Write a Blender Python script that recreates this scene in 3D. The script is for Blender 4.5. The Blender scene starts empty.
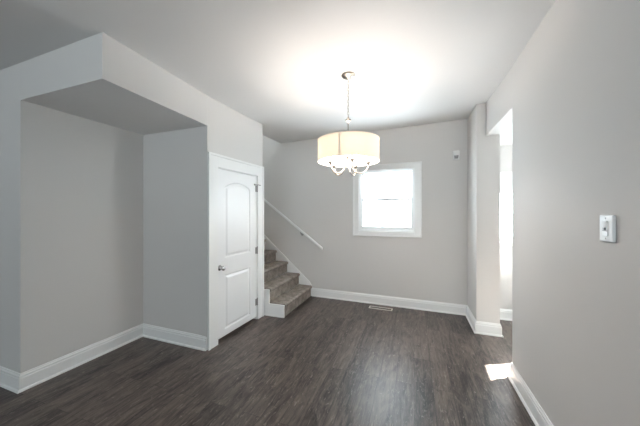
import bpy, bmesh, math, random
from mathutils import Vector, Matrix
random.seed(7)
S = bpy.context.scene
C = S.collection
PI = math.pi

# ------------------------------------------------------------------ camera
cam_d = bpy.data.cameras.new('camera')
cam_d.sensor_width = 36.0
cam_d.lens = 263.0 / 640.0 * 36.0
cam_d.clip_start = 0.02
cam = bpy.data.objects.new('camera', cam_d)
C.objects.link(cam)
cam.location = (0, 0, 1.5)
cam.rotation_euler = (PI / 2, 0, math.radians(19.7))
S.camera = cam

# ------------------------------------------------------------------ sky, sun, exposure
W = bpy.data.worlds.new('daylight')
S.world = W
W.use_nodes = True
bg = W.node_tree.nodes['Background']
bg.inputs['Color'].default_value = (0.83, 0.915, 1.0, 1)
bg.inputs['Strength'].default_value = 12.0
# sunlit pale ground below the horizon, soft white sky above it
wt = W.node_tree
w_tc = wt.nodes.new('ShaderNodeTexCoord')
w_sep = wt.nodes.new('ShaderNodeSeparateXYZ')
w_map = wt.nodes.new('ShaderNodeMapRange')
w_map.inputs['From Min'].default_value = -0.10
w_map.inputs['From Max'].default_value = 0.06
w_map.inputs['To Min'].default_value = 14.0
w_map.inputs['To Max'].default_value = 9.0
wt.links.new(w_tc.outputs['Generated'], w_sep.inputs[0])
wt.links.new(w_sep.outputs['Z'], w_map.inputs['Value'])
wt.links.new(w_map.outputs[0], bg.inputs['Strength'])

SUN_AZ, SUN_EL = math.radians(26.0), math.radians(38.0)
sun_d = bpy.data.lights.new('sun', 'SUN')
sun_d.energy = 150.0
sun_d.angle = math.radians(0.6)
sun_d.color = (1.0, 0.985, 0.97)
sun = bpy.data.objects.new('sun', sun_d)
C.objects.link(sun)
sv = Vector((math.cos(SUN_EL) * math.cos(SUN_AZ), math.cos(SUN_EL) * math.sin(SUN_AZ), math.sin(SUN_EL)))
sun.rotation_euler = sv.to_track_quat('Z', 'Y').to_euler()
sun.location = (8, 6, 8)


def portal(loc, direction, sx, sy):
    """light portal in a window opening: guides sky sampling, gives no light of its own"""
    d = bpy.data.lights.new('sky_portal', 'AREA')
    d.shape = 'RECTANGLE'
    d.size, d.size_y = sx, sy
    d.cycles.is_portal = True
    o = bpy.data.objects.new('sky_portal', d)
    C.objects.link(o)
    o.location = loc
    o.rotation_euler = Vector(direction).to_track_quat('-Z', 'Z').to_euler()


portal((-0.43, 4.56, 1.7), (0, -1, 0), 0.95, 1.05)
portal((1.5, 4.56, 1.46), (0, -1, 0), 0.85, 0.8)
portal((3.04, 3.805, 1.5), (-1, 0, 0), 0.85, 1.25)
portal((-0.75, -5.18, 1.55), (0, 1, 0), 1.9, 1.5)

portal((-5.39, 3.96, 4.3), (1, 0, 0), 1.0, 2.2)
S.view_settings.view_transform = 'Standard'
S.view_settings.look = 'None'
S.view_settings.gamma = 1.0
S.view_settings.use_curve_mapping = False
S.view_settings.exposure = 0.94
S.cycles.max_bounces = 14
S.cycles.diffuse_bounces = 8
S.cycles.transmission_bounces = 8
S.cycles.transparent_max_bounces = 12
S.cycles.caustics_reflective = False
S.cycles.caustics_refractive = False


# ------------------------------------------------------------------ materials
def mat(name, col, rough=0.5, metal=0.0, spec=0.5, bump=0.0, bscale=60.0, vary=0.0):
    m = bpy.data.materials.new(name)
    m.use_nodes = True
    nt = m.node_tree
    b = nt.nodes['Principled BSDF']
    b.inputs['Base Color'].default_value = (*col, 1)
    b.inputs['Roughness'].default_value = rough
    b.inputs['Metallic'].default_value = metal
    b.inputs['Specular IOR Level'].default_value = spec
    tc = nt.nodes.new('ShaderNodeTexCoord')
    if bump or vary:
        n = nt.nodes.new('ShaderNodeTexNoise')
        n.inputs['Scale'].default_value = bscale
        n.inputs['Detail'].default_value = 4
        nt.links.new(tc.outputs['Object'], n.inputs['Vector'])
    if bump:
        bp = nt.nodes.new('ShaderNodeBump')
        bp.inputs['Strength'].default_value = bump
        bp.inputs['Distance'].default_value = 0.002
        nt.links.new(n.outputs['Fac'], bp.inputs['Height'])
        nt.links.new(bp.outputs['Normal'], b.inputs['Normal'])
    if vary:
        mr = nt.nodes.new('ShaderNodeMix')
        mr.data_type = 'RGBA'
        mr.inputs['A'].default_value = (*[c * (1 - vary) for c in col], 1)
        mr.inputs['B'].default_value = (*[min(1, c * (1 + vary)) for c in col], 1)
        nt.links.new(n.outputs['Fac'], mr.inputs['Factor'])
        nt.links.new(mr.outputs['Result'], b.inputs['Base Color'])
    return m


M = {}
M['wall'] = mat('greige_wall_paint', (0.655, 0.637, 0.62), 0.6, spec=0.16, bump=0.06, bscale=25)
M['ceiling'] = mat('ceiling_paint', (0.76, 0.75, 0.74), 0.7, spec=0.1, bump=0.05, bscale=30)
M['trim'] = mat('white_trim_paint', (0.83, 0.83, 0.82), 0.32, bump=0.02, bscale=40)
M['door'] = mat('white_door_paint', (0.83, 0.83, 0.83), 0.35, bump=0.03, bscale=60)
M['vinyl'] = mat('white_vinyl', (0.85, 0.86, 0.86), 0.35, bump=0.01)
M['plastic'] = mat('white_plastic', (0.82, 0.82, 0.81), 0.35, bump=0.01)
M['grey_plastic'] = mat('grey_plastic', (0.30, 0.30, 0.30), 0.3, bump=0.01)
M['lens'] = mat('dark_sensor_lens', (0.30, 0.30, 0.31), 0.25, bump=0.01)
M['nickel'] = mat('brushed_nickel', (0.40, 0.365, 0.32), 0.3, metal=1.0, bump=0.02, bscale=200)
M['chrome'] = mat('satin_chrome', (0.50, 0.49, 0.48), 0.2, metal=1.0, bump=0.01)
M['hinge'] = mat('hinge_metal', (0.34, 0.33, 0.32), 0.35, metal=1.0, bump=0.02)
M['duct_shade'] = mat('duct_shade_paint', (0.03, 0.03, 0.03), 0.7, bump=0.02)
M['register'] = mat('register_enamel', (0.72, 0.69, 0.63), 0.45, bump=0.02)
M['slat'] = mat('register_slat', (0.20, 0.17, 0.15), 0.5, bump=0.02)
M['candle'] = mat('candle_sleeve', (0.85, 0.82, 0.75), 0.5, bump=0.01)
M['sun_block'] = mat('sun_block_siding', (0.65, 0.66, 0.67), 0.7, bump=0.1)  # for the added block that shades the main window


def glass():
    m = bpy.data.materials.new('window_glass')
    m.use_nodes = True
    nt = m.node_tree
    nt.nodes.clear()
    o = nt.nodes.new('ShaderNodeOutputMaterial')
    t = nt.nodes.new('ShaderNodeBsdfTransparent')
    g = nt.nodes.new('ShaderNodeBsdfGlossy')
    g.inputs['Roughness'].default_value = 0.02
    f = nt.nodes.new('ShaderNodeFresnel')
    f.inputs['IOR'].default_value = 1.45
    t.inputs['Color'].default_value = (0.95, 0.97, 0.96, 1)
    x = nt.nodes.new('ShaderNodeMixShader')
    ge = nt.nodes.new('ShaderNodeNewGeometry')      # reflect on the outer faces only
    inv = nt.nodes.new('ShaderNodeMath')
    inv.operation = 'SUBTRACT'
    inv.inputs[0].default_value = 1.0
    nt.links.new(ge.outputs['Backfacing'], inv.inputs[1])
    mu = nt.nodes.new('ShaderNodeMath')
    mu.operation = 'MULTIPLY'
    nt.links.new(f.outputs[0], mu.inputs[0])
    nt.links.new(inv.outputs[0], mu.inputs[1])
    nt.links.new(mu.outputs[0], x.inputs[0])
    nt.links.new(t.outputs[0], x.inputs[1])
    nt.links.new(g.outputs[0], x.inputs[2])
    nt.links.new(x.outputs[0], o.inputs[0])
    return m


def emit(name, col, s):
    m = bpy.data.materials.new(name)
    m.use_nodes = True
    nt = m.node_tree
    nt.nodes.clear()
    o = nt.nodes.new('ShaderNodeOutputMaterial')
    e = nt.nodes.new('ShaderNodeEmission')
    e.inputs['Color'].default_value = (*col, 1)
    e.inputs['Strength'].default_value = s
    nt.links.new(e.outputs[0], o.inputs[0])
    return m


def shade_fabric():
    m = bpy.data.materials.new('linen_shade_fabric')
    m.use_nodes = True
    nt = m.node_tree
    nt.nodes.clear()
    o = nt.nodes.new('ShaderNodeOutputMaterial')
    d = nt.nodes.new('ShaderNodeBsdfDiffuse')
    t = nt.nodes.new('ShaderNodeBsdfTranslucent')
    x = nt.nodes.new('ShaderNodeMixShader')
    tc = nt.nodes.new('ShaderNodeTexCoord')
    mp = nt.nodes.new('ShaderNodeMapping')
    mp.inputs['Scale'].default_value = (220, 220, 60)
    n = nt.nodes.new('ShaderNodeTexNoise')
    n.inputs['Scale'].default_value = 1.0
    r = nt.nodes.new('ShaderNodeMix')
    r.data_type = 'RGBA'
    r.inputs['A'].default_value = (0.87, 0.81, 0.72, 1)
    r.inputs['B'].default_value = (0.92, 0.87, 0.79, 1)
    nt.links.new(tc.outputs['Object'], mp.inputs[0])
    nt.links.new(mp.outputs[0], n.inputs['Vector'])
    nt.links.new(n.outputs['Fac'], r.inputs['Factor'])
    nt.links.new(r.outputs['Result'], d.inputs['Color'])
    nt.links.new(r.outputs['Result'], t.inputs['Color'])
    x.inputs[0].default_value = 0.20
    nt.links.new(d.outputs[0], x.inputs[1])
    nt.links.new(t.outputs[0], x.inputs[2])
    nt.links.new(x.outputs[0], o.inputs[0])
    return m


def floor_mat():
    m = bpy.data.materials.new('weathered_vinyl_plank')
    m.use_nodes = True
    nt = m.node_tree
    L = nt.links.new
    b = nt.nodes['Principled BSDF']
    tc = nt.nodes.new('ShaderNodeTexCoord')
    mp = nt.nodes.new('ShaderNodeMapping')
    mp.inputs['Rotation'].default_value = (0, 0, PI / 2)
    L(tc.outputs['Object'], mp.inputs[0])
    br = nt.nodes.new('ShaderNodeTexBrick')
    br.offset = 0.37
    br.inputs['Scale'].default_value = 1
    br.inputs['Brick Width'].default_value = 1.22
    br.inputs['Row Height'].default_value = 0.152
    br.inputs['Mortar Size'].default_value = 0.0012
    br.inputs['Color1'].default_value = (0, 0, 0, 1)
    br.inputs['Color2'].default_value = (1, 1, 1, 1)
    br.inputs['Mortar'].default_value = (0.1, 0.1, 0.1, 1)
    L(mp.outputs[0], br.inputs['Vector'])
    # per-plank shift of the grain
    sh = nt.nodes.new('ShaderNodeVectorMath')
    sh.operation = 'MULTIPLY_ADD'
    sh.inputs[1].default_value = (7.3, 3.1, 11.0)
    L(br.outputs['Color'], sh.inputs[0])
    L(tc.outputs['Object'], sh.inputs[2])

    def noise(scale, detail, rough, dist=0.0):
        q = nt.nodes.new('ShaderNodeMapping')
        q.inputs['Scale'].default_value = scale
        L(sh.outputs[0], q.inputs[0])
        n = nt.nodes.new('ShaderNodeTexNoise')
        n.inputs['Scale'].default_value = 1
        n.inputs['Detail'].default_value = detail
        n.inputs['Roughness'].default_value = rough
        n.inputs['Distortion'].default_value = dist
        L(q.outputs[0], n.inputs['Vector'])
        return n
    g1 = noise((42, 2.6, 1), 8, 0.72, 0.9)       # grain streaks along the plank
    g2 = noise((10, 2.6, 1), 7, 0.68, 1.6)         # broad weathering
    g3 = noise((34, 8, 1), 5, 0.7, 2.2)          # pale scuffs
    r1 = nt.nodes.new('ShaderNodeValToRGB')
    r1.color_ramp.elements[0].position = 0.40
    r1.color_ramp.elements[0].color = (0.017, 0.0122, 0.0100, 1)
    r1.color_ramp.elements[1].position = 0.64
    r1.color_ramp.elements[1].color = (0.165, 0.127, 0.108, 1)
    mx = nt.nodes.new('ShaderNodeMath')
    mx.operation = 'MULTIPLY_ADD'
    mx.inputs[1].default_value = 0.5
    L(g1.outputs['Fac'], mx.inputs[0])
    m2 = nt.nodes.new('ShaderNodeMath')
    m2.operation = 'MULTIPLY'
    m2.inputs[1].default_value = 0.5
    L(g2.outputs['Fac'], m2.inputs[0])
    L(m2.outputs[0], mx.inputs[2])
    pl = nt.nodes.new('ShaderNodeMath')            # plank to plank tone
    pl.operation = 'MULTIPLY_ADD'
    pl.inputs[1].default_value = 0.09
    bw = nt.nodes.new('ShaderNodeRGBToBW')
    L(br.outputs['Color'], bw.inputs[0])
    L(bw.outputs[0], pl.inputs[0])
    L(mx.outputs[0], pl.inputs[2])
    su = nt.nodes.new('ShaderNodeMath')
    su.operation = 'SUBTRACT'
    su.inputs[1].default_value = 0.04
    L(pl.outputs[0], su.inputs[0])
    L(su.outputs[0], r1.inputs[0])
    r3 = nt.nodes.new('ShaderNodeValToRGB')
    r3.color_ramp.elements[0].position = 0.57
    r3.color_ramp.elements[0].color = (0, 0, 0, 1)
    r3.color_ramp.elements[1].position = 0.70
    r3.color_ramp.elements[1].color = (0.7, 0.7, 0.7, 1)
    L(g3.outputs['Fac'], r3.inputs[0])
    s = nt.nodes.new('ShaderNodeMix')
    s.data_type = 'RGBA'
    s.inputs['B'].default_value = (0.34, 0.29, 0.26, 1)
    L(r3.outputs[0], s.inputs['Factor'])
    L(r1.outputs[0], s.inputs['A'])
    gr = nt.nodes.new('ShaderNodeMix')             # thin joints
    gr.data_type = 'RGBA'
    gr.inputs['B'].default_value = (0.014, 0.012, 0.011, 1)
    L(br.outputs['Fac'], gr.inputs['Factor'])
    L(s.outputs['Result'], gr.inputs['A'])
    L(gr.outputs['Result'], b.inputs['Base Color'])
    b.inputs['Roughness'].default_value = 0.38
    b.inputs['Specular IOR Level'].default_value = 0.5
    bp = nt.nodes.new('ShaderNodeBump')
    bp.inputs['Strength'].default_value = 0.25
    bp.inputs['Distance'].default_value = 0.001
    L(g1.outputs['Fac'], bp.inputs['Height'])
    L(bp.outputs[0], b.inputs['Normal'])
    return m


def carpet_mat():
    m = bpy.data.materials.new('stair_carpet')
    m.use_nodes = True
    nt = m.node_tree
    L = nt.links.new
    b = nt.nodes['Principled BSDF']
    tc = nt.nodes.new('ShaderNodeTexCoord')
    n = nt.nodes.new('ShaderNodeTexNoise')
    n.inputs['Scale'].default_value = 95
    n.inputs['Detail'].default_value = 5
    n2 = nt.nodes.new('ShaderNodeTexNoise')
    n2.inputs['Scale'].default_value = 11
    n2.inputs['Detail'].default_value = 3
    L(tc.outputs['Object'], n.inputs['Vector'])
    L(tc.outputs['Object'], n2.inputs['Vector'])
    a = nt.nodes.new('ShaderNodeMath')
    a.operation = 'MULTIPLY_ADD'
    a.inputs[1].default_value = 0.55
    L(n.outputs['Fac'], a.inputs[0])
    h = nt.nodes.new('ShaderNodeMath')
    h.operation = 'MULTIPLY'
    h.inputs[1].default_value = 0.45
    L(n2.outputs['Fac'], h.inputs[0])
    L(h.outputs[0], a.inputs[2])
    r = nt.nodes.new('ShaderNodeValToRGB')
    r.color_ramp.elements[0].position = 0.36
    r.color_ramp.elements[0].color = (0.175, 0.148, 0.13, 1)
    r.color_ramp.elements[1].position = 0.64
    r.color_ramp.elements[1].color = (0.40, 0.355, 0.32, 1)
    L(a.outputs[0], r.inputs[0])
    L(r.outputs[0], b.inputs['Base Color'])
    b.inputs['Roughness'].default_value = 0.95
    b.inputs['Specular IOR Level'].default_value = 0.1
    bp = nt.nodes.new('ShaderNodeBump')
    bp.inputs['Strength'].default_value = 0.6
    bp.inputs['Distance'].default_value = 0.004
    L(n.outputs['Fac'], bp.inputs['Height'])
    L(bp.outputs[0], b.inputs['Normal'])
    return m


M['glass'] = glass()
M['bulb'] = emit('warm_bulb_glow', (1.0, 0.90, 0.825), 165.0)
M['shade'] = shade_fabric()
M['floor'] = floor_mat()
M['carpet'] = carpet_mat()


# ------------------------------------------------------------------ mesh helpers
def obj(name, bm, m, parent=None, loc=None, rotz=None, bevel=0.0, smooth=False, seg=2):
    me = bpy.data.meshes.new(name)
    bmesh.ops.recalc_face_normals(bm, faces=bm.faces)
    bm.to_mesh(me)
    bm.free()
    me.materials.append(m)
    if smooth:
        for p in me.polygons:
            p.use_smooth = True
    o = bpy.data.objects.new(name, me)
    C.objects.link(o)
    if parent is not None:
        o.parent = parent
    if loc is not None:
        o.location = loc
    if rotz is not None:
        o.rotation_euler = (0, 0, rotz)
    if bevel:
        b = o.modifiers.new('bevel', 'BEVEL')
        b.width = bevel
        b.segments = seg
        b.limit_method = 'ANGLE'
        b.angle_limit = math.radians(40)
    return o


def struct(name, bm, m, **k):
    o = obj(name, bm, m, **k)
    if k.get('parent') is None:
        o['kind'] = 'structure'
    return o


def thing(name, label, cat, loc=(0, 0, 0), rotz=0.0):
    o = bpy.data.objects.new(name, None)
    C.objects.link(o)
    o.location = loc
    o.rotation_euler = (0, 0, rotz)
    o.empty_display_size = 0.05
    o['label'] = label
    o['category'] = cat
    return o


def box(bm, x0, x1, y0, y1, z0, z1):
    v = [bm.verts.new(p) for p in ((x0, y0, z0), (x1, y0, z0), (x1, y1, z0), (x0, y1, z0),
                                   (x0, y0, z1), (x1, y0, z1), (x1, y1, z1), (x0, y1, z1))]
    for f in ((0, 3, 2, 1), (4, 5, 6, 7), (0, 1, 5, 4), (1, 2, 6, 5), (2, 3, 7, 6), (3, 0, 4, 7)):
        bm.faces.new([v[i] for i in f])


def boxes(*bs):
    bm = bmesh.new()
    for b in bs:
        box(bm, *b)
    return bm


def prism(bm, pts, z0, z1, f=lambda x, y, z: (x, y, z)):
    """polygon (counter-clockwise) extruded; f maps local axes"""
    a = [bm.verts.new(f(x, y, z0)) for x, y in pts]
    b = [bm.verts.new(f(x, y, z1)) for x, y in pts]
    bm.faces.new(a[::-1])
    bm.faces.new(b)
    n = len(pts)
    for i in range(n):
        j = (i + 1) % n
        bm.faces.new((a[i], a[j], b[j], b[i]))


def lathe(bm, prof, n=24, mtx=Matrix(), cap=True):
    rings = []
    for r, z in prof:
        rings.append([bm.verts.new(mtx @ Vector((r * math.cos(2 * PI * i / n), r * math.sin(2 * PI * i / n), z))) for i in range(n)])
    for a, b in zip(rings, rings[1:]):
        for i in range(n):
            j = (i + 1) % n
            bm.faces.new((a[i], a[j], b[j], b[i]))
    if cap:
        bm.faces.new(rings[0][::-1])
        bm.faces.new(rings[-1])


def tube(bm, pts, r, n=10, rs=None):
    pts = [Vector(p) for p in pts]
    up = Vector((0.13, 0.27, 0.95)).normalized()
    rings = []
    for i, p in enumerate(pts):
        d = (pts[min(i + 1, len(pts) - 1)] - pts[max(i - 1, 0)]).normalized()
        u = d.cross(up)
        if u.length < 1e-3:
            u = d.cross(Vector((1, 0, 0)))
        u.normalize()
        w = d.cross(u)
        rr = rs[i] if rs else r
        rings.append([bm.verts.new(p + rr * (math.cos(2 * PI * k / n) * u + math.sin(2 * PI * k / n) * w)) for k in range(n)])
    for a, b in zip(rings, rings[1:]):
        for i in range(n):
            j = (i + 1) % n
            bm.faces.new((a[i], a[j], b[j], b[i]))
    bm.faces.new(rings[0][::-1])
    bm.faces.new(rings[-1])


def spline(pts, k=6):
    P = [Vector(p) for p in pts]
    P = [P[0] * 2 - P[1]] + P + [P[-1] * 2 - P[-2]]
    out = []
    for i in range(1, len(P) - 2):
        for s in range(k):
            t = s / k
            a, b, c, d = P[i - 1:i + 3]
            out.append(0.5 * ((2 * b) + (c - a) * t + (2 * a - 5 * b + 4 * c - d) * t * t + (3 * b - a - 3 * c + d) * t ** 3))
    out.append(P[-2])
    return out


BASE_PROF = [(0, 0), (0.030, 0), (0.030, 0.008), (0.026, 0.016), (0.017, 0.020), (0.017, 0.108), (0.013, 0.113),
             (0.0135, 0.128), (0.008, 0.136), (0.006, 0.146), (0, 0.148)]


def skirting(name, path, prof=BASE_PROF):
    """board profile swept along a floor path with mitred corners; the room is on the right of the path"""
    P = [Vector((x, y)) for x, y in path]
    bm = bmesh.new()
    rows = []
    for i, p in enumerate(P):
        ns = []
        if i > 0:
            d = (p - P[i - 1]).normalized()
            ns.append(Vector((d.y, -d.x)))
        if i < len(P) - 1:
            d = (P[i + 1] - p).normalized()
            ns.append(Vector((d.y, -d.x)))
        n = sum(ns, Vector((0, 0)))
        n.normalize()
        k = 1.0 / max(0.2, n.dot(ns[0]))
        rows.append([bm.verts.new((p.x + n.x * k * d_, p.y + n.y * k * d_, z)) for d_, z in prof])
    m = len(prof)
    for a, b in zip(rows, rows[1:]):
        for i in range(m):
            j = (i + 1) % m
            bm.faces.new((a[i], a[j], b[j], b[i]))
    bm.faces.new(rows[0])
    bm.faces.new(rows[-1][::-1])
    return struct(name, bm, M['trim'])


# ------------------------------------------------------------------ setting: floor, walls, ceiling
FAR_ROT = math.atan(-0.0324)
FAR_LOC = (0, 4.385, 0)


def far_xy(s, n=0.0):          # point s along the far wall, n in front of it
    c, d = math.cos(FAR_ROT), math.sin(FAR_ROT)
    return (s * c + n * d, 4.385 + s * d - n * c)


HW = 2.455                      # height of the opening, the soffit and the side room
struct('floor', boxes((-6.1, 3.05, -5.2, 4.95, -0.12, 0.0)), M['floor'])

# ceiling of the old house, a little higher towards the far wall
bm = bmesh.new()
cols = [-6.1, -2.40, 0.90]


def ceil_z(x, y):
    z = 2.785 + 0.0168 * (x + 2.07)
    for y0, y1, g in ((3.0, 3.7, 0.028), (3.7, 4.6, 0.026)):
        z += g * max(0.0, min(1.0, (y - y0) / (y1 - y0)))
    return z


def slab(bm, xs, ys, top):
    g = [[bm.verts.new((x, y, ceil_z(x, y))) for x in xs] for y in ys]
    t = [[bm.verts.new((x, y, top)) for x in xs] for y in ys]
    for i in range(len(ys) - 1):
        for j in range(len(xs) - 1):
            bm.faces.new((g[i][j], g[i + 1][j], g[i + 1][j + 1], g[i][j + 1]))
            bm.faces.new((t[i][j], t[i][j + 1], t[i + 1][j + 1], t[i + 1][j]))
    nI, nJ = len(ys) - 1, len(xs) - 1
    for i in range(nI):
        bm.faces.new((g[i][0], t[i][0], t[i + 1][0], g[i + 1][0]))
        bm.faces.new((g[i][nJ], g[i + 1][nJ], t[i + 1][nJ], t[i][nJ]))
    for j in range(nJ):
        bm.faces.new((g[0][j], g[0][j + 1], t[0][j + 1], t[0][j]))
        bm.faces.new((g[nI][j], t[nI][j], t[nI][j + 1], g[nI][j + 1]))


slab(bm, [-2.40, -0.8, 0.90], [-5.2, -2, 1, 3.0, 3.35, 3.7, 4.15, 4.62], 3.1)
slab(bm, [-6.1, -2.40], [-5.2, -2, 1, 3.0, 3.3], 3.1)
struct('ceiling', bm, M['ceiling'])

# far wall with the window hole (local frame along the wall)
WX0, WX1, WZ0, WZ1 = -0.885, 0.015, 1.195, 2.21
struct('wall_far', boxes((-6.3, WX0, 0, 0.2, 0, 5.6), (WX1, 0.80, 0, 0.2, 0, 3.1), (WX0, WX1, 0, 0.2, 0, WZ0),
                         (WX0, WX1, 0, 0.2, WZ1, 3.1), (WX0, 0.0, 0.0, 0.2, 3.1, 5.6)), M['wall'], loc=FAR_LOC, rotz=FAR_ROT)
struct('wall_pier', boxes((0.735, 0.986, 3.762, 4.37, 0, 3.1)), M['wall'])
struct('wall_right', boxes((0.835, 0.974, -5.2, 2.82, 0, 3.1), (0.835, 0.974, 2.82, 3.762, HW, 3.1)), M['wall'])
# alcove and left part
struct('wall_left', boxes((-6.1, -3.125, 1.237, 1.337, 0, 3.1)), M['wall'])
struct('wall_alcove_back', boxes((-3.225, -3.125, 1.337, 3.30, 0, 3.1)), M['wall'])
bm = bmesh.new()
prism(bm, [(-3.125, 2.305), (-2.131, 2.295), (-2.131, 2.40), (-3.125, 2.40)], 0, 3.1)
struct('wall_alcove_end', bm, M['wall'])
bm = bmesh.new()
prism(bm, [(-3.125, 1.2375), (-2.085, 1.2375), (-2.128, 2.29), (-2.131, 2.32), (-3.125, 2.32)], HW, 3.05)
sof = struct('wall_soffit', bm, M['wall'])
sof.data.materials.append(M['ceiling'])  # underside gets lighter paint in place of light bounced up from the floor
for p in sof.data.polygons:
    if p.normal.z < -0.9:
        p.material_index = 1
# closet wall with its door hole (local frame: x out of the wall, y along it)
CL_ROT = -math.atan2(0.045, 1.085)
CL_LOC = (-2.13, 2.29, 0)
D0, D1, DZ = 0.141, 0.92, 2.03
CLEN = 1.047
struct('wall_closet', boxes((-0.12, 0, 0, D0, 0, 3.05), (-0.12, 0, D1, CLEN, 0, 3.05), (-0.12, 0, D0, D1, DZ, 3.05)),
       M['wall'], loc=CL_LOC, rotz=CL_ROT)
struct('wall_stair', boxes((-6.1, -2.12, 3.235, 3.335, 0, 5.6)), M['wall'])
struct('wall_stair_end', boxes((-5.4, -5.3, 3.335, 4.8, 0, 3.2), (-5.4, -5.3, 3.335, 4.8, 5.4, 5.6),
                               (-5.4, -5.3, 3.335, 3.46, 3.2, 5.4), (-5.4, -5.3, 4.46, 4.8, 3.2, 5.4)), M['wall'])
struct('wall_upstairs', boxes((-2.39, -2.29, 3.235, 4.6, 3.1, 5.6)), M['wall'])
struct('ceiling_upstairs', boxes((-6.2, -2.29, 3.2, 4.9, 5.6, 5.7)), M['ceiling'])
# living room behind the camera
struct('wall_back', boxes((-6.1, -1.7, -5.2, -5.0, 0, 3.1), (0.2, 0.84, -5.2, -5.0, 0, 3.1),
                          (-1.7, 0.2, -5.2, -5.0, 0, 0.8), (-1.7, 0.2, -5.2, -5.0, 2.3, 3.1)), M['wall'])
struct('wall_west', boxes((-6.3, -6.1, -5.2, 1.337, 0, 3.1)), M['wall'])
# side room seen through the opening
RX0, RX1, RZ0, RZ1 = 1.085, 1.90, 1.08, 1.84
struct('wall_side_room_far', boxes((0.96, RX0, 4.365, 4.56, 0, 2.7), (RX1, 3.05, 4.365, 4.56, 0, 2.7),
                                   (RX0, RX1, 4.365, 4.56, 0, RZ0), (RX0, RX1, 4.365, 4.56, RZ1, 2.7)), M['wall'])
struct('wall_side_room_right', boxes((2.9, 3.05, 0.9, 3.42, 0, 2.7), (2.9, 3.05, 4.19, 4.365, 0, 2.7),
                                     (2.9, 3.05, 3.42, 4.19, 0, 0.9), (2.9, 3.05, 3.42, 4.19, 2.095, 2.7)), M['wall'])
struct('wall_side_room_near', boxes((0.974, 3.05, 0.8, 0.9, 0, 2.7)), M['wall'])
struct('ceiling_side_room', boxes((0.974, 3.05, 0.8, 4.56, HW, 2.75)), M['ceiling'])
# unseen block added outside to keep the sun out of the main window
struct('wall_sun_block', boxes((0.22, 0.92, 4.60, 5.35, 0, 3.4)), M['sun_block'])

# baseboards
skirting('baseboard_left', [(-6.1, 1.237), (-3.125, 1.237), (-3.125, 2.305), (-2.134, 2.295)])
skirting('baseboard_far', [far_xy(-1.745), far_xy(0.735, 0.0), (0.735, 3.762), (0.986, 3.762), (0.986, 4.365), (2.9, 4.365), (2.9, 0.9)])
skirting('baseboard_right', [(0.974, 0.9), (0.974, 2.82), (0.835, 2.82), (0.835, -5.0), (-6.1, -5.0), (-6.1, 1.237)])


# ------------------------------------------------------------------ windows
def window(name, x0, x1, z0, z1, loc, rotz, casing=0.1, head=None, foot=None, sash=True, wall_t=0.2):
    """double-hung window; local x along the wall, +y outward, room face at y=0"""
    head = casing if head is None else head
    foot = casing if foot is None else foot
    root = struct(name, boxes((x0, x0 + 0.02, 0.0, wall_t, z0, z1), (x1 - 0.02, x1, 0.0, wall_t, z0, z1),
                              (x0, x1, 0.0, wall_t, z1 - 0.02, z1), (x0, x1, 0.0, wall_t, z0, z0 + 0.025)), M['vinyl'], loc=loc, rotz=rotz)
    cz = bmesh.new()
    for b in ((x0 - casing, x0 + 0.006, z0 - foot, z1 + head), (x1 - 0.006, x1 + casing, z0 - foot, z1 + head)):
        box(cz, b[0], b[1], -0.016, 0.0, b[2], b[3])
    box(cz, x0 + 0.006, x1 - 0.006, -0.016, 0, z1 - 0.006, z1 + head)
    box(cz, x0 + 0.006, x1 - 0.006, -0.016, 0, z0 - foot, z0 + 0.006)
    # raised back band round the outside edge
    t = 0.022
    box(cz, x0 - casing, x0 - casing + t, -0.026, -0.016, z0 - foot, z1 + head)
    box(cz, x1 + casing - t, x1 + casing, -0.026, -0.016, z0 - foot, z1 + head)
    box(cz, x0 - casing + t, x1 + casing - t, -0.026, -0.016, z1 + head - t, z1 + head)
    box(cz, x0 - casing + t, x1 + casing - t, -0.026, -0.016, z0 - foot, z0 - foot + t)
    obj('window_casing', cz, M['trim'], root, bevel=0.003)
    a, b = x0 + 0.02, x1 - 0.02
    lo, hi = z0 + 0.025, z1 - 0.02
    mid = (lo + hi) / 2 + 0.015
    st = 0.045
    for nm, p, q, y in (('lower_sash', lo, mid + 0.018, 0.028), ('upper_sash', mid - 0.018, hi, 0.065)):
        s = boxes((a, a + st, y, y + 0.034, p, q), (b - st, b, y, y + 0.034, p, q),
                  (a + st, b - st, y, y + 0.034, p, p + (0.055 if nm == 'lower_sash' else 0.036)),
                  (a + st, b - st, y, y + 0.034, q - 0.036, q))
        so = obj(nm, s, M['vinyl'], root, bevel=0.003)
        g = boxes((a + st - 0.004, b - st + 0.004, y + 0.014, y + 0.019, p + 0.03, q - 0.03))
        obj('pane', g, M['glass'], so)
        if nm == 'lower_sash':
            lk = bmesh.new()
            box(lk, (a + b) / 2 - 0.03, (a + b) / 2 + 0.03, y - 0.0, y + 0.03, q, q + 0.012)
            obj('sash_lock', lk, M['plastic'], so, bevel=0.003)
    st2 = boxes((a, a + 0.018, 0.010, 0.028, lo, hi), (b - 0.018, b, 0.010, 0.028, lo, hi), (a, b, 0.010, 0.028, hi - 0.018, hi))
    obj('window_stop', st2, M['vinyl'], root, bevel=0.002)
    return root


w1 = window('window_1', WX0, WX1, WZ0, WZ1, FAR_LOC, FAR_ROT, casing=0.098, foot=0.08, head=0.09)
window('window_2', RX0, RX1, RZ0, RZ1, (0, 4.365, 0), 0, casing=0.085, head=0.235, foot=0.05, wall_t=0.19)
# window of the side room's outer wall: local x runs along -Y of the room
window('window_3', -4.19, -3.42, 0.9, 2.095, (2.9, 0, 0), -PI / 2, casing=0.09, wall_t=0.15)
window('window_added_upstairs', 3.46, 4.46, 3.2, 5.4, (-5.3, 0, 0), PI / 2, casing=0.08, wall_t=0.1)  # unseen window added upstairs to send daylight down the stairwell
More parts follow.
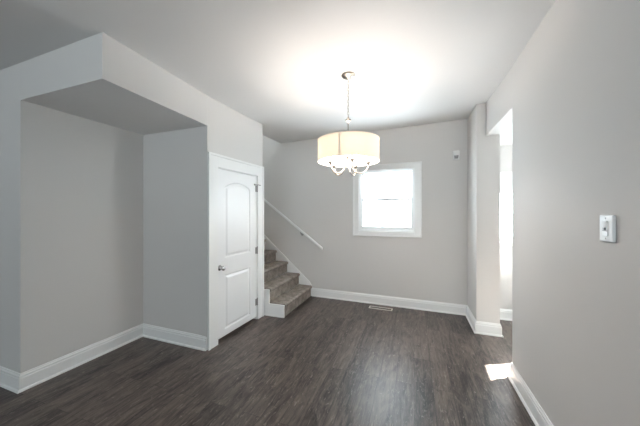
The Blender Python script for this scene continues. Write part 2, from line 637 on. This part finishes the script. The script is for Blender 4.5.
# unseen window added behind the camera as daylight fill
window('window_added_back', -0.2, 1.7, 0.8, 2.3, (0, -5.0, 0), PI, casing=0.1)

# ------------------------------------------------------------------ closet door
bm = bmesh.new()
box(bm, -0.12, 0.0, D0, D0 + 0.012, 0, DZ)
box(bm, -0.12, 0.0, D1 - 0.012, D1, 0, DZ)
box(bm, -0.12, 0.0, D0 + 0.012, D1 - 0.012, DZ - 0.012, DZ)
door = struct('door_1', bm, M['trim'], loc=CL_LOC, rotz=CL_ROT)
bm = bmesh.new()
e = 0.006
box(bm, 0, 0.018, 0.006, D0 + e, 0, DZ + 0.135)
box(bm, 0, 0.018, D1 - e, CLEN - 0.006, 0, DZ + 0.135)
box(bm, 0, 0.018, D0 + e, D1 - e, DZ - e, DZ + 0.135)
box(bm, 0.018, 0.028, 0.0, 0.026, 0, DZ + 0.140)
box(bm, 0.018, 0.028, CLEN - 0.026, CLEN, 0, DZ + 0.140)
box(bm, 0.018, 0.028, 0.026, CLEN - 0.026, DZ + 0.114, DZ + 0.140)
box(bm, 0.0, 0.022, 0.012, D0 + e, 0, 0.0012)
obj('door_casing', bm, M['trim'], door, bevel=0.004)

# the leaf: two moulded panels, the upper one with an arched top
d0, d1, dz0, dz1 = D0 + 0.0155, D1 - 0.0155, 0.04, DZ - 0.017
FX = -0.004                       # front face


def arch_panel(y0, y1, z0, z1, rise):
    pts = [(y0, z0), (y1, z0), (y1, z1)]
    if rise:
        n = 18
        for i in range(1, n):
            t = i / n
            y = y1 + (y0 - y1) * t
            pts.append((y, z1 + rise * math.sin(PI * t) ** 0.8))
    pts.append((y0, z1))
    return pts


def inset(pts, d):
    n = len(pts)
    out = []
    for i in range(n):
        p = Vector(pts[i])
        a = (p - Vector(pts[i - 1])).normalized()
        b = (Vector(pts[(i + 1) % n]) - p).normalized()
        na, nb = Vector((-a.y, a.x)), Vector((-b.y, b.x))
        m = (na + nb).normalized()
        out.append(tuple(p + m * d / max(0.35, m.dot(na))))
    return out


bm = bmesh.new()
outer = [(d0, dz0), (d1, dz0), (d1, dz1), (d0, dz1)]
panels = [arch_panel(0.280, 0.765, 0.968, 1.815, 0.068), arch_panel(0.280, 0.765, 0.115, 0.765, 0)]
loops = []
for pl in [outer] + panels:
    vs = [bm.verts.new((FX, y, z)) for y, z in pl]
    loops.append(vs)
edges = []
for vs in loops:
    for i in range(len(vs)):
        edges.append(bm.edges.new((vs[i], vs[(i + 1) % len(vs)])))
bmesh.ops.triangle_fill(bm, use_beauty=True, use_dissolve=False, edges=edges, normal=(1, 0, 0))
back = [bm.verts.new((FX - 0.035, y, z)) for y, z in outer]
bm.faces.new(back[::-1])
for i in range(4):
    j = (i + 1) % 4
    bm.faces.new((loops[0][i], back[i], back[j], loops[0][j]))
for pl, vs in zip(panels, loops[1:]):
    prev = vs
    for dd, dx in ((0.012, -0.010), (0.022, -0.011), (0.046, -0.002)):
        cur = [bm.verts.new((FX + dx, y, z)) for y, z in inset(pl, dd)]
        for i in range(len(cur)):
            j = (i + 1) % len(cur)
            bm.faces.new((prev[i], prev[j], cur[j], cur[i]))
        prev = cur
    bm.faces.new(prev)
leaf = obj('door_leaf', bm, M['door'], door)

kx = Matrix.Translation((FX, 0.190, 0.862)) @ Matrix.Rotation(PI / 2, 4, 'Y')
bm = bmesh.new()
lathe(bm, [(0.033, 0.0), (0.033, 0.004), (0.028, 0.010), (0.014, 0.012), (0.011, 0.034), (0.013, 0.038), (0.024, 0.044),
           (0.0285, 0.054), (0.027, 0.064), (0.019, 0.071), (0.004, 0.073)], 28, kx)
obj('door_knob', bm, M['chrome'], leaf, smooth=True)
for k, z in enumerate((1.842, 0.973, 0.247)):
    bm = bmesh.new()
    lathe(bm, [(0.0075, -0.048), (0.0075, 0.048)], 12, Matrix.Translation((0.010, D1 - 0.012, z)))
    lathe(bm, [(0.004, 0.048), (0.0065, 0.050), (0.0065, 0.055), (0.003, 0.058)], 12, Matrix.Translation((0.010, D1 - 0.012, z)))
    box(bm, -0.002, 0.003, D1 - 0.045, D1 - 0.012, z - 0.045, z + 0.045)
    h = obj('hinge', bm, M['hinge'], leaf)
    if k == 0:
        bm = bmesh.new()
        tube(bm, [(0.016, D1 - 0.075, z + 0.052), (0.022, D1 - 0.012, z + 0.056), (0.016, D1 + 0.05, z + 0.052)], 0.0065, 8)
        lathe(bm, [(0.011, 0), (0.011, 0.012)], 12, Matrix.Translation((0.003, D1 - 0.075, z + 0.052)) @ Matrix.Rotation(PI / 2, 4, 'Y'))
        lathe(bm, [(0.011, 0), (0.011, 0.012)], 12, Matrix.Translation((0.006, D1 + 0.05, z + 0.052)) @ Matrix.Rotation(PI / 2, 4, 'Y'))
        obj('door_stop', bm, M['hinge'], h)

# ------------------------------------------------------------------ staircase
SY0 = 3.380
RUN, RISE, X1, Z1 = 0.243, 0.2005, -1.745, 0.192
stairs = thing('staircase', 'carpeted grey-brown stairs climbing left behind the white closet door', 'stairs', (X1, SY0, 0))


def st(x, y, z):
    return (x - X1, y - SY0, z)


NS = 13
for k in range(NS):
    xf = X1 - RUN * k
    zt = Z1 + RISE * k
    zb = 0.0 if k == 0 else Z1 + RISE * (k - 1)
    xb = xf - RUN - (0.0 if k < NS - 1 else 0.2)
    y0 = 3.386 if k < 2 else 3.338
    # side profile of carpet over one riser and tread, rounded nose
    prof = [(xf - 0.012, zb)]
    prof += [(xf - 0.012, zt - 0.055)]
    for a in range(0, 7):
        t = -PI / 2 + PI * a / 6
        prof.append((xf - 0.010 + 0.024 * math.cos(t), zt - 0.026 + 0.026 * math.sin(t)))
    prof += [(xb - 0.012, zt), (xb - 0.012, zb)]
    bm = bmesh.new()
    ys = [y0, y0 + 0.012]
    ya = [bm.verts.new(st(x, y0, z)) for x, z in prof]
    yb = []
    for x, z in prof:
        fx, fy = x, 4.385 - 0.0324 * x - 0.020
        yb.append(bm.verts.new(st(fx, fy, z)))
    bm.faces.new(ya)
    bm.faces.new(yb[::-1])
    for i in range(len(prof)):
        j = (i + 1) % len(prof)
        bm.faces.new((ya[i], yb[i], yb[j], ya[j]))
    obj('step', bm, M['carpet'], stairs, bevel=0.008 if k < 5 else 0)

# white stringer panel closing the open end of the two lowest steps
bm = bmesh.new()
z1, z2 = Z1 - 0.014, Z1 + RISE - 0.014
pp = [(-2.235, 0), (X1 - 0.006, 0), (X1 - 0.006, z1), (X1 - RUN - 0.006, z1), (X1 - RUN - 0.006, z2), (-2.235, z2)]
prism(bm, pp, 3.362, 3.384, lambda x, y, z: st(x, z, y))
sp = obj('stringer_panel', bm, M['trim'], stairs, bevel=0.003)
bm = bmesh.new()
box(bm, *[a - b for a, b in zip((-2.10, X1 - 0.004), (X1, X1))], 3.352 - SY0, 3.362 - SY0, 0, 0.02)
obj('shoe_moulding', bm, M['trim'], sp, bevel=0.004)
# skirt board along the far wall
xs0 = -1.738
bm = bmesh.new()
top = lambda x: 0.262 + 0.85 * (-1.795 - x)
pts = [(xs0, 0.0), (xs0, 0.150), (-1.752, 0.196), (-1.772, 0.232), (-1.795, 0.262), (-5.2, top(-5.2)), (-5.2, top(-5.2) - 0.55), (-2.0, 0.0)]
a = [bm.verts.new(st(x, 4.385 - 0.0324 * x - 0.002, z)) for x, z in pts]
b = [bm.verts.new(st(x, 4.385 - 0.0324 * x - 0.018, z)) for x, z in pts]
bm.faces.new(a)
bm.faces.new(b[::-1])
for i in range(len(pts)):
    j = (i + 1) % len(pts)
    bm.faces.new((a[i], b[i], b[j], a[j]))
obj('skirt_board', bm, M['trim'], stairs)

# ------------------------------------------------------------------ handrail on the far wall
hr = thing('handrail', 'white sloping handrail fixed to the far wall above the carpeted stairs', 'handrail', (*far_xy(-1.516), 0.876), FAR_ROT)
bm = bmesh.new()
sl = (1.76 - 0.876) / (2.722 - 1.516)
L = 2.6
prof = [(-0.019, -0.022), (0.019, -0.022), (0.021, 0.004), (0.014, 0.020), (0, 0.025), (-0.014, 0.020), (-0.021, 0.004)]
r0 = [bm.verts.new((0 + 0.0, -0.07 + u, w)) for u, w in prof]
r1 = [bm.verts.new((-L, -0.07 + u, w + L * sl)) for u, w in prof]
bm.faces.new(r0)
bm.faces.new(r1[::-1])
for i in range(len(prof)):
    j = (i + 1) % len(prof)
    bm.faces.new((r0[i], r1[i], r1[j], r0[j]))
obj('rail', bm, M['trim'], hr, bevel=0.002)
for bx in (-0.42, -1.62):
    zz = -bx * sl
    bm = bmesh.new()
    lathe(bm, [(0.024, 0), (0.024, 0.005), (0.012, 0.009)], 16, Matrix.Translation((bx, 0.0, zz - 0.075)) @ Matrix.Rotation(PI / 2, 4, 'X'))
    tube(bm, spline([(bx, -0.006, zz - 0.075), (bx, -0.045, zz - 0.072), (bx, -0.068, zz - 0.055), (bx, -0.07, zz - 0.018)], 5), 0.007, 8)
    obj('bracket', bm, M['hinge'], hr, smooth=True)

# ------------------------------------------------------------------ chandelier
CX, CY = -0.590, 2.444
CZ = ceil_z(CX, CY)
ch = thing('chandelier', 'drum shade chandelier with five curved arms hanging from the ceiling', 'chandelier', (CX, CY, CZ))


def T(x, y, z):
    return Matrix.Translation((x, y, z - CZ))


bm = bmesh.new()
lathe(bm, [(0.066, 0.0), (0.066, -0.006), (0.060, -0.014), (0.042, -0.022), (0.016, -0.028), (0.010, -0.040), (0.004, -0.042)], 32)
obj('canopy', bm, M['nickel'], ch, smooth=True)
# chain of oval links
ztop, zend = CZ - 0.036, 2.405
nl = 13
pitch = (ztop - zend) / nl
bm = bmesh.new()
for i in range(nl):
    zc = ztop - (i + 0.5) * pitch
    hh, ww = pitch * 0.5 + 0.004, 0.0075
    loop = []
    for k in range(17):
        t = 2 * PI * k / 16
        x, z = ww * math.sin(t), hh * math.cos(t)
        loop.append((x, 0, zc + z - CZ) if i % 2 else (0, x, zc + z - CZ))
    tube(bm, loop, 0.0022, 6)
obj('chain', bm, M['nickel'], ch, smooth=True)
bm = bmesh.new()
lathe(bm, [(0.004, 2.412), (0.008, 2.408), (0.007, 2.400), (0.018, 2.392), (0.026, 2.384), (0.026, 2.376), (0.018, 2.368), (0.008, 2.362), (0.006, 2.352)], 24, T(0, 0, 0))
obj('loop_finial', bm, M['nickel'], ch, smooth=True)
bm = bmesh.new()
lathe(bm, [(0.006, 2.355), (0.006, 2.09), (0.014, 2.085), (0.022, 2.07), (0.024, 2.045), (0.030, 2.038), (0.030, 2.026), (0.018, 2.018), (0.010, 2.0), (0.004, 1.99)], 20, T(0, 0, 0))
obj('stem', bm, M['nickel'], ch, smooth=True)
# shade
SR, SZ0, SZ1 = 0.289, 1.987, 2.190
bm = bmesh.new()
n = 72
rings = []
for r, z in ((SR, SZ0), (SR, SZ1), (SR - 0.003, SZ1), (SR - 0.003, SZ0)):
    rings.append([bm.verts.new((r * math.cos(2 * PI * i / n), r * math.sin(2 * PI * i / n), z - CZ)) for i in range(n)])
for q in range(4):
    a, b = rings[q], rings[(q + 1) % 4]
    for i in range(n):
        j = (i + 1) % n
        bm.faces.new((a[i], a[j], b[j], b[i]))
shade = obj('lamp_shade', bm, M['shade'], ch)
for p in shade.data.polygons:
    p.use_smooth = True
em = shade.modifiers.new('edges', 'EDGE_SPLIT')
em.split_angle = math.radians(40)
for z in (SZ0, SZ1):
    bm = bmesh.new()
    tube(bm, [((SR + 0.0005) * math.cos(2 * PI * i / 72) * 1.0, (SR + 0.0005) * math.sin(2 * PI * i / 72), z - CZ) for i in range(73)], 0.003, 6)
    obj('shade_rim', bm, M['candle'], shade, smooth=True)
# overlap seam of the fabric, towards the front left
sa = math.radians(270 + 19.7 - 21)
bm = bmesh.new()
for s in range(1):
    w = 0.006 / SR
    va = [(sa - w + 2 * w * i / 4) for i in range(5)]
    lo = [bm.verts.new(((SR + 0.002) * math.cos(t), (SR + 0.002) * math.sin(t), SZ0 - CZ)) for t in va]
    hi = [bm.verts.new(((SR + 0.002) * math.cos(t), (SR + 0.002) * math.sin(t), SZ1 - CZ)) for t in va]
    lo2 = [bm.verts.new(((SR + 0.0004) * math.cos(t), (SR + 0.0004) * math.sin(t), SZ0 - CZ)) for t in va]
    hi2 = [bm.verts.new(((SR + 0.0004) * math.cos(t), (SR + 0.0004) * math.sin(t), SZ1 - CZ)) for t in va]
    for i in range(4):
        bm.faces.new((lo[i], lo[i + 1], hi[i + 1], hi[i]))
        bm.faces.new((lo2[i], hi2[i], hi2[i + 1], lo2[i + 1]))
    bm.faces.new((lo[0], hi[0], hi2[0], lo2[0]))
    bm.faces.new((lo[4], lo2[4], hi2[4], hi[4]))
obj('shade_seam', bm, M['shade'], shade)
# spider holding the shade
bm = bmesh.new()
for k in range(3):
    t = math.radians(70 + 120 * k)
    tube(bm, [(0.006 * math.cos(t), 0.006 * math.sin(t), 2.178 - CZ), ((SR - 0.003) * math.cos(t), (SR - 0.003) * math.sin(t), 2.186 - CZ)], 0.0025, 6)
obj('shade_spider', bm, M['nickel'], ch, smooth=True)
# five arms with cup, candle sleeve and bulb
for k in range(5):
    t = math.radians(19.7 - 12 + 72 * k)
    c, s = math.cos(t), math.sin(t)
    P = lambda r, z: (r * c, r * s, z - CZ)
    bm = bmesh.new()
    tube(bm, spline([P(0.012, 2.03), P(0.024, 1.985), P(0.040, 1.925), P(0.076, 1.884), P(0.118, 1.872), P(0.160, 1.890), P(0.183, 1.925), P(0.188, 1.957)], 5), 0.0058, 8)
    arm = obj('arm', bm, M['nickel'], ch, smooth=True)
    bm = bmesh.new()
    lathe(bm, [(0.006, 1.945), (0.010, 1.950), (0.011, 1.957), (0.022, 1.964), (0.027, 1.972), (0.026, 1.975), (0.013, 1.972), (0.013, 1.978)], 18, T(0.188 * c, 0.188 * s, 0))
    obj('candle_cup', bm, M['nickel'], arm, smooth=True)
    bm = bmesh.new()
    lathe(bm, [(0.0115, 1.974), (0.0115, 2.040), (0.008, 2.044)], 16, T(0.188 * c, 0.188 * s, 0))
    obj('candle_sleeve', bm, M['candle'], arm, smooth=True)
    bm = bmesh.new()
    lathe(bm, [(0.008, 2.044), (0.013, 2.056), (0.018, 2.072), (0.018, 2.086), (0.013, 2.104), (0.006, 2.122), (0.001, 2.130)], 16, T(0.188 * c, 0.188 * s, 0))
    obj('bulb', bm, M['bulb'], arm, smooth=True)

# ------------------------------------------------------------------ small things
# floor register by the far wall
vr = thing('floor_register', 'small pale metal floor register below the window beside the baseboard', 'vent', (*far_xy(-0.490, 0.190), 0.0), FAR_ROT)
bm = bmesh.new()
hx, hy, fr = 0.180, 0.050, 0.018
box(bm, -hx, hx, -hy, -hy + fr, 0, 0.006)
box(bm, -hx, hx, hy - fr, hy, 0, 0.006)
box(bm, -hx, -hx + fr, -hy + fr, hy - fr, 0, 0.006)
box(bm, hx - fr, hx, -hy + fr, hy - fr, 0, 0.006)
obj('register_frame', bm, M['register'], vr, bevel=0.002)
bm = bmesh.new()
box(bm, -hx + fr, hx - fr, -hy + fr, hy - fr, 0, 0.001)
obj('duct_shade_sheet', bm, M['duct_shade'], vr)  # dark sheet painted to stand for the shade below the slats
bm = bmesh.new()
for i in range(17):
    x = -hx + fr + (2 * hx - 2 * fr) * (i + 0.5) / 17
    box(bm, x - 0.0018, x + 0.0018, -hy + fr, hy - fr, 0.001, 0.005)
box(bm, -hx + fr, hx - fr, -0.002, 0.002, 0.001, 0.0052)
obj('louvre', bm, M['slat'], vr)

# motion sensor high on the far wall
ms = thing('motion_sensor', 'small white motion sensor mounted high on the far wall near the corner', 'sensor', (*far_xy(0.586), 2.354), FAR_ROT)
bm = bmesh.new()
sp_ = [(0.0, -0.066), (-0.020, -0.066), (-0.030, -0.050), (-0.046, -0.012), (-0.052, 0.020), (-0.046, 0.056), (-0.030, 0.068), (0.0, 0.070)]
a = [bm.verts.new((-0.043, y, z)) for y, z in sp_]
b = [bm.verts.new((0.043, y, z)) for y, z in sp_]
bm.faces.new(a)
bm.faces.new(b[::-1])
for i in range(len(sp_)):
    j = (i + 1) % len(sp_)
    bm.faces.new((a[i], b[i], b[j], a[j]))
obj('sensor_body', bm, M['plastic'], ms, bevel=0.008, seg=3)
bm = bmesh.new()
prism(bm, [(-0.024, -0.050), (0.024, -0.050), (0.030, -0.006), (-0.030, -0.006)], 0, 0.006,
      lambda x, y, z: (x, -0.030 - (y + 0.05) * 0.42 - z, y))
obj('sensor_lens', bm, M['lens'], ms, bevel=0.002)

# light switch on the right wall
sw = thing('light_switch', 'white raised light switch on the blank right wall', 'switch', (0.835, 1.568, 1.430), 0)
bm = bmesh.new()
box(bm, -0.013, 0, -0.044, 0.044, -0.061, 0.061)
obj('switch_plate', bm, M['plastic'], sw, bevel=0.004, seg=3)
bm = bmesh.new()
prism(bm, [(-0.013, -0.034), (-0.017, -0.034), (-0.0155, 0.0), (-0.019, 0.034), (-0.013, 0.034)], -0.017, 0.017, lambda x, y, z: (x, z, y))
obj('rocker', bm, M['vinyl'], sw, bevel=0.001)
bm = bmesh.new()
box(bm, -0.021, -0.013, -0.006, 0.006, -0.008, 0.004)
box(bm, -0.0175, -0.013, -0.016, 0.016, -0.013, -0.009)
obj('toggle', bm, M['grey_plastic'], sw, bevel=0.001)
for z in (-0.046, 0.046):
    bm = bmesh.new()
    lathe(bm, [(0.0035, 0), (0.0035, 0.0012)], 10, Matrix.Translation((-0.013, 0, z)) @ Matrix.Rotation(-PI / 2, 4, 'Y'))
    obj('screw', bm, M['grey_plastic'], sw)
